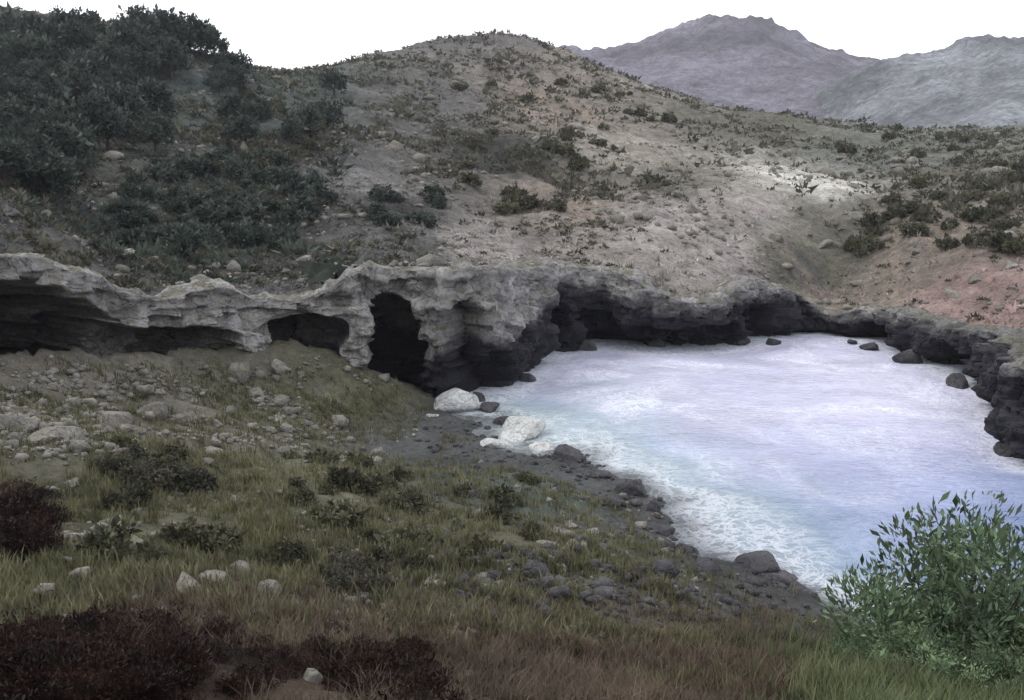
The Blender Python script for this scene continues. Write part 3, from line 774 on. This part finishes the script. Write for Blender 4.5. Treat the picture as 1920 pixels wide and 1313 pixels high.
def scatter_plants(name, kinds, n, box, sc, label, cat, group, near=False, parts=('foliage', 'stems'), mask=None):
    k = 0; tries = 0
    while k < n and tries < n * 6:
        tries += 1
        px, py = rnd.uniform(box[0], box[2]), rnd.uniform(box[1], box[3])
        g = visible_ground(px, py, near)
        if g is None or (near and g[2] < 0.5): continue
        q = rnd.uniform(*sc); rel = (q - sc[0]) / (sc[1] - sc[0])
        adj = 'smallest kind of' if rel < 0.33 else ('mid-sized' if rel < 0.67 else 'largest kind of')
        put_plant(name, rnd.choice(kinds), (g[0], g[1], g[2] - 0.05), q, adj + ' ' + label, cat, group, parts); k += 1
scatter_plants('tree', K_tree, 52, (0, 80, 330, 290), (0.8, 1.35), 'dark evergreen tree on the left-hand hillside', 'tree', 'dark trees on the left-hand hillside', parts=('crown', 'trunk'))
scatter_plants('tree', K_tree, 9, (290, 85, 410, 130), (0.9, 1.3), 'dark evergreen tree in the clump on the crest where the ridge drops', 'tree', 'trees on the crest', parts=('crown', 'trunk'))
scatter_plants('tree', K_tree, 22, (0, 270, 150, 380), (0.7, 1.1), 'dark tree just above the deepest cliff hollow', 'tree', 'trees above the deepest hollow', parts=('crown', 'trunk'))
scatter_plants('tree', K_tree, 12, (400, 150, 660, 300), (0.6, 1.1), 'dark bushy tree on the saddle between the two ridges', 'tree', 'trees on the saddle', parts=('crown', 'trunk'))
scatter_plants('shrub', K_olive, 30, (380, 160, 640, 320), (0.7, 1.2), 'grey-green shrub on the slope under the saddle', 'shrub', 'shrubs under the saddle')
scatter_plants('shrub', K_dark, 50, (230, 300, 600, 470), (0.7, 1.4), 'dark rounded shrub on the slope above the cliff', 'shrub', 'dark shrubs above the cliff')
scatter_plants('shrub', K_dark, 9, (690, 370, 820, 430), (0.6, 1.1), 'dark round shrub above the tall narrow cave', 'shrub', 'shrubs above the narrow cave')
scatter_plants('shrub', K_brush, 14, (180, 860, 370, 915), (0.45, 0.8), 'dark shrub in grass below the grey boulders', 'shrub', 'dark shrubs below the boulders', near=True)
scatter_plants('shrub', K_brush, 16, (620, 1040, 790, 1120), (0.3, 0.55), 'dark shrub where the olive grass meets the brown grass', 'shrub', 'dark shrubs in the turf', near=True)
scatter_plants('shrub', K_olive, 36, (850, 150, 1300, 400), (0.9, 1.7), 'olive shrub on the middle grey hillside', 'shrub', 'olive shrubs on the middle hillside')
scatter_plants('shrub', K_olive, 42, (1560, 240, 1920, 480), (0.8, 1.7), 'olive shrub on the right-hand hillside', 'shrub', 'olive shrubs on the right-hand hillside')
scatter_plants('shrub', K_olive, 40, (200, 830, 1000, 1060), (0.35, 0.8), 'low olive shrub growing on the grassy bank', 'shrub', 'low shrubs on the bank', near=True)
scatter_plants('heather', K_heath, 74, (-40, 1170, 330, 1330), (0.4, 0.85), 'dark reddish heather clump at the top of the bank', 'heather', 'dark heather clumps', near=True)
scatter_plants('heather', K_heath, 40, (300, 1190, 640, 1330), (0.25, 0.55), 'low heather sprig in the bare brown soil and grass', 'heather', 'low heather in brown soil', near=True)
scatter_plants('heather', K_heath, 36, (660, 1230, 800, 1330), (0.45, 0.75), 'dark heather clump surrounded by brown grass', 'heather', 'heather in the brown grass', near=True)
scatter_plants('heather', K_heath, 20, (0, 930, 90, 1040), (0.8, 1.3), 'dark heather clump beside the grey-green stones', 'heather', 'heather beside the stones', near=True)
for px, py, d, s in [(1818, 1200, 15.5, 2.7), (1850, 1215, 15.3, 1.7), (1760, 1240, 15.5, 1.35), (1690, 1262, 16, 0.95), (1625, 1280, 16.5, 0.65), (1880, 1230, 15, 1.3), (1940, 1260, 15, 1.3), (1600, 1300, 16.0, 0.75), (1720, 1300, 14.5, 1.0), (1830, 1300, 14.2, 0.9), (1900, 1310, 14, 0.9), (1990, 1230, 15.5, 1.5)]:
    q = at_d(px, py, d); g = near_h([q[0]], [q[1]])[0]
    put_plant('shrub', rnd.choice(K_green), (q[0], q[1], g - 0.03), s, ('tallest' if s > 2 else 'tall' if s > 1.28 else 'knee-high' if s > 0.8 else 'lowest') + ' fresh green leafy shrub at the end of the bank over the water', 'shrub', 'green shrubs over the water')

# ------------------------------------------------------------------ ground cover
def grass(name, n, sampler, hgt, wid, mat, seed, lean=0.5):
    rng = np.random.default_rng(seed)
    x, y, hs = sampler(rng, n)
    z = near_h(x, y)
    sdv, _i = cliff_sd(x, y)
    k = (z > 0.25) & (sdv < -0.5)
    x, y, z, hs = x[k], y[k], z[k], hs[k]; n = len(x)
    th = rng.uniform(0, 6.283, n); d = np.stack([np.cos(th), np.sin(th), np.zeros(n)], 1); s = np.stack([-d[:, 1], d[:, 0], np.zeros(n)], 1)
    H = hgt * hs * rng.uniform(0.5, 1.3, n); ln = H * lean * rng.uniform(0.2, 1.3, n); w = wid * rng.uniform(0.6, 1.3, n)
    P = np.stack([x, y, z - 0.03], 1); up = np.array([0, 0, 1.0])
    v = np.stack([P - s * w[:, None] / 2, P + s * w[:, None] / 2,
                  P + d * (ln * 0.35)[:, None] + up * (H * 0.6)[:, None] + s * w[:, None] * 0.38, P + d * (ln * 0.35)[:, None] + up * (H * 0.6)[:, None] - s * w[:, None] * 0.38,
                  P + d * ln[:, None] + up * H[:, None]], 1).reshape(-1, 3)
    i = np.arange(n) * 5
    tri = np.concatenate([np.stack([i, i + 1, i + 2], 1), np.stack([i, i + 2, i + 3], 1), np.stack([i + 3, i + 2, i + 4], 1)])
    t = np.clip(0.5 + 0.35 * fbm(x, y, 0, 1.5, 3, seed) + 0.18 * rng.normal(size=n), 0, 1)
    me = tint_mesh(name, v, tri, np.repeat(t, 5), M[mat])
    o = bpy.data.objects.new(name, me); col.objects.link(o)
    return o
def samp(px0, py0, px1, py1, dens_seed, thr=-0.25):
    def fn(rng, n):
        # tufts gathered in patches over the part of the bank between these bearings and distances
        t = n // 9
        bx = rng.uniform(px0, px1, t); by = rng.uniform(py0, py1, t)
        bx = bx + rng.normal(size=t) * 80; by = by + rng.normal(size=t) * 28
        u = (bx - 960) / FPX; vv = (656.5 - by) / FPX; c, s = math.cos(R(PITCH)), math.sin(R(PITCH))
        ry, rz = c + vv * s, -s + vv * c
        k = 8.0 / -rz
        for _ in range(6):
            hh = near_h(u * k, ry * k); k = 0.5 * k + 0.5 * (CAM_Z - hh) / -rz
        tx, ty = u * k, ry * k
        ok = fbm(tx, ty, 0, 2.6, 3, dens_seed) > thr
        tx, ty = tx[ok], ty[ok]
        rad = rng.uniform(0.05, 0.18, len(tx)); hs = rng.uniform(0.6, 1.3, len(tx))
        x = np.repeat(tx, 9) + rng.normal(size=len(tx) * 9) * np.repeat(rad, 9); y = np.repeat(ty, 9) + rng.normal(size=len(tx) * 9) * np.repeat(rad, 9)
        return x, y, np.repeat(hs, 9)
    return fn
g = grass('grass', 90000, samp(-60, 790, 1330, 1180, 401, -0.4), 0.26, 0.03, 'grass_olive', 411)
tag(g, 'olive tufted grass covering the middle of the bank', 'grass', kind='stuff')
g = grass('grass', 30000, samp(0, 700, 820, 830, 407, -0.1), 0.22, 0.035, 'grass_olive', 417)
tag(g, 'thin grass below the cliff hollows and the rock pillar', 'grass', kind='stuff')
g = grass('grass', 16000, samp(880, 1150, 1500, 1290, 409, 0.0), 0.26, 0.02, 'grass_olive', 419)
tag(g, 'olive tufts mixed into the brown grass above the shingle', 'grass', kind='stuff')
g = grass('grass', 66000, samp(250, 1120, 1700, 1400, 403), 0.24, 0.014, 'grass_brown', 413, 0.9)
tag(g, 'dry brown grass at the top of the bank', 'grass', kind='stuff')
g = grass('grass', 50000, samp(1570, 1160, 2050, 1400, 405, -0.6), 0.34, 0.02, 'grass_green', 415)
tag(g, 'green grass under the leafy shrubs', 'grass', kind='stuff')

# low scrub, dry grass and stones over the hills: nobody could count them
BARE = [(1500, 350, 112, 0.13), (1340, 460, 86, 0.13), (1180, 290, 130, 0.11), (1880, 560, 63, 0.12), (1720, 520, 75, 0.10), (880, 460, 76, 0.10), (660, 370, 90, 0.07)]
def hill_points(n, seed, rmin, rmax, thr, keep_bare, sc, amin=-40, amax=40):
    rng = np.random.default_rng(seed)
    a = np.radians(rng.uniform(amin, amax, n)); r = np.exp(rng.uniform(math.log(rmin), math.log(rmax), n))
    x, y = r * np.sin(a), r * np.cos(a)
    sdv, _i = cliff_sd(x, y)
    pale = np.ones(n)
    for bx, by, bd, rad in BARE:
        q = W(bx, by, bd)
        pale = pale * (keep_bare + (1 - keep_bare) * smooth(0.4 * rad, 1.3 * rad, np.hypot((a - math.atan2(q[0], q[1])), np.log(r / math.hypot(*q)) * 0.45)))
    k = (sdv > 2.2) & (fbm(x, y, 0, sc, 4, seed) > thr) & (rng.uniform(size=n) < pale)
    x, y, r = x[k], y[k], r[k]
    return rng, x, y, r, far_h(x, y)
def tufts(name, n, seed, rmin, rmax, size, m_, slim, mat, thr=-0.12, keep_bare=0.12, sc=7.0, local=False, amin=-40, amax=40):
    rng, x, y, r, z = hill_points(n, seed, rmin, rmax, thr, keep_bare, sc, amin, amax)
    n = len(x)
    sz = size * np.exp(rng.normal(size=n) * 0.4)
    o = rng.normal(size=(n, m_, 3)); o[:, :, 2] = np.abs(o[:, :, 2]) + 0.3; o /= np.linalg.norm(o, axis=2)[:, :, None]
    P = np.stack([x, y, z - 0.03], 1)[:, None] + o * sz[:, None, None] * np.array([1, 1, 0.7]) * (0.2 if local else 0.65)
    t = o + rng.normal(size=o.shape) * 0.4; t /= np.linalg.norm(t, axis=2)[:, :, None]
    s = np.cross(t, rng.normal(size=o.shape)); s /= np.linalg.norm(s, axis=2)[:, :, None]
    L = (sz[:, None] * rng.uniform(0.35, 0.8, (n, m_)))[:, :, None]
    v = np.stack([P - s * L * slim, P + s * L * slim, P + t * L], 2).reshape(-1, 3)
    f = np.arange(len(v)).reshape(-1, 3)
    tint = np.clip(0.5 + 0.25 * rng.normal(size=n), 0, 1)
    me = tint_mesh(name, v, f, np.repeat(tint, m_ * 3), M[mat])
    if local:
        c = hill_colour(x, y) * (0.8 + 0.4 * rng.uniform(size=n))[:, None]
        set_col(me, 'col', np.repeat(c, m_ * 3, axis=0))
    o = bpy.data.objects.new(name, me); col.objects.link(o)
    return o
tag(tufts('scrub', 9000, 431, 46, 100, 0.30, 22, 0.30, 'scrub'), 'low leafy scrub on the slopes just above the cliff', 'scrub', kind='stuff')
M['scrub_green'] = leaf_material('grey_green_scrub', (0.035, 0.045, 0.037), (0.065, 0.08, 0.066), (0.10, 0.118, 0.095))
tag(tufts('scrub', 5600, 439, 55, 190, 0.40, 22, 0.26, 'scrub_green', keep_bare=0.6, amin=-40, amax=-9), 'grey-green heath filling the left-hand slope between the trees', 'scrub', kind='stuff')
tag(tufts('scrub', 26000, 433, 95, 260, 0.55, 9, 0.35, 'scrub'), 'low scrub spread over the higher hillsides', 'scrub', kind='stuff')
m, nt, b, out = new_mat('hill_grass')
N = NT(nt)
nt.links.new(N.mix(1.0, N.attr('col'), N.ramp(N.attr('tint'), [(0.0, 0.5), (0.5, 1.0), (1.0, 1.5)]), 'MULTIPLY'), b.inputs['Base Color'])
b.inputs['Roughness'].default_value = 0.9; b.inputs['Specular IOR Level'].default_value = 0.1
M['hill_grass'] = m
tag(tufts('grass', 62000, 435, 46, 240, 0.34, 5, 0.16, 'hill_grass', thr=-0.3, keep_bare=0.7, sc=4.0, local=True), 'thin dry grass over the hillsides', 'grass', kind='stuff')
def icosa(n, rng, x, y, z, sz):
    g = (1 + 5 ** 0.5) / 2
    I = np.array([(-1, g, 0), (1, g, 0), (-1, -g, 0), (1, -g, 0), (0, -1, g), (0, 1, g), (0, -1, -g), (0, 1, -g), (g, 0, -1), (g, 0, 1), (-g, 0, -1), (-g, 0, 1)], float); I /= np.linalg.norm(I[0])
    IF = np.array([(0, 11, 5), (0, 5, 1), (0, 1, 7), (0, 7, 10), (0, 10, 11), (1, 5, 9), (5, 11, 4), (11, 10, 2), (10, 7, 6), (7, 1, 8), (3, 9, 4), (3, 4, 2), (3, 2, 6), (3, 6, 8), (3, 8, 9), (4, 9, 5), (2, 4, 11), (6, 2, 10), (8, 6, 7), (9, 8, 1)])
    V = I[None] * rng.uniform(0.65, 1.25, (n, 12, 1)) * (sz[:, None] * rng.uniform(0.7, 1.2, (n, 3)))[:, None, :] * np.array([1, 1, 0.7])
    V = V + np.stack([x, y, z + sz * 0.15], 1)[:, None]
    return V.reshape(-1, 3), (IF[None] + (np.arange(n) * 12)[:, None, None]).reshape(-1, 3)
rng_, x_, y_, r_, z_ = hill_points(16000, 437, 44, 230, 0.05, 1.0, 9.0)
V_, F_ = icosa(len(x_), rng_, x_, y_, z_, 0.13 * np.exp(rng_.normal(size=len(x_)) * 0.6) * (0.7 + r_ / 130))
tag(mesh_obj('rubble', V_, F_, M['boulder'], smooth_shade=False), 'broken grey stones strewn over the hillsides', 'rubble', kind='stuff')

# ------------------------------------------------------------------ haze
hx0, hx1, hy0, hy1, hz0, hz1 = -1500, 1800, -60, 1400, -30, 330
hv = [(hx0, hy0, hz0), (hx1, hy0, hz0), (hx1, hy1, hz0), (hx0, hy1, hz0), (hx0, hy0, hz1), (hx1, hy0, hz1), (hx1, hy1, hz1), (hx0, hy1, hz1)]
hf = [(0, 3, 2, 1), (4, 5, 6, 7), (0, 1, 5, 4), (1, 2, 6, 5), (2, 3, 7, 6), (3, 0, 4, 7)]
hm = bpy.data.materials.new('haze_air'); hm.use_nodes = True
hm.node_tree.nodes.clear()
ho = hm.node_tree.nodes.new('ShaderNodeOutputMaterial'); hp = hm.node_tree.nodes.new('ShaderNodeVolumePrincipled')
hp.inputs['Color'].default_value = (0.88, 0.90, 1.0, 1); hp.inputs['Density'].default_value = 0.00018; hp.inputs['Anisotropy'].default_value = 0.2
hm.node_tree.links.new(hp.outputs[0], ho.inputs['Volume'])
hz = mesh_obj('haze', np.array(hv, float), hf, hm, smooth_shade=False)
tag(hz, 'thin pale damp air over the whole cove', 'haze', kind='stuff')
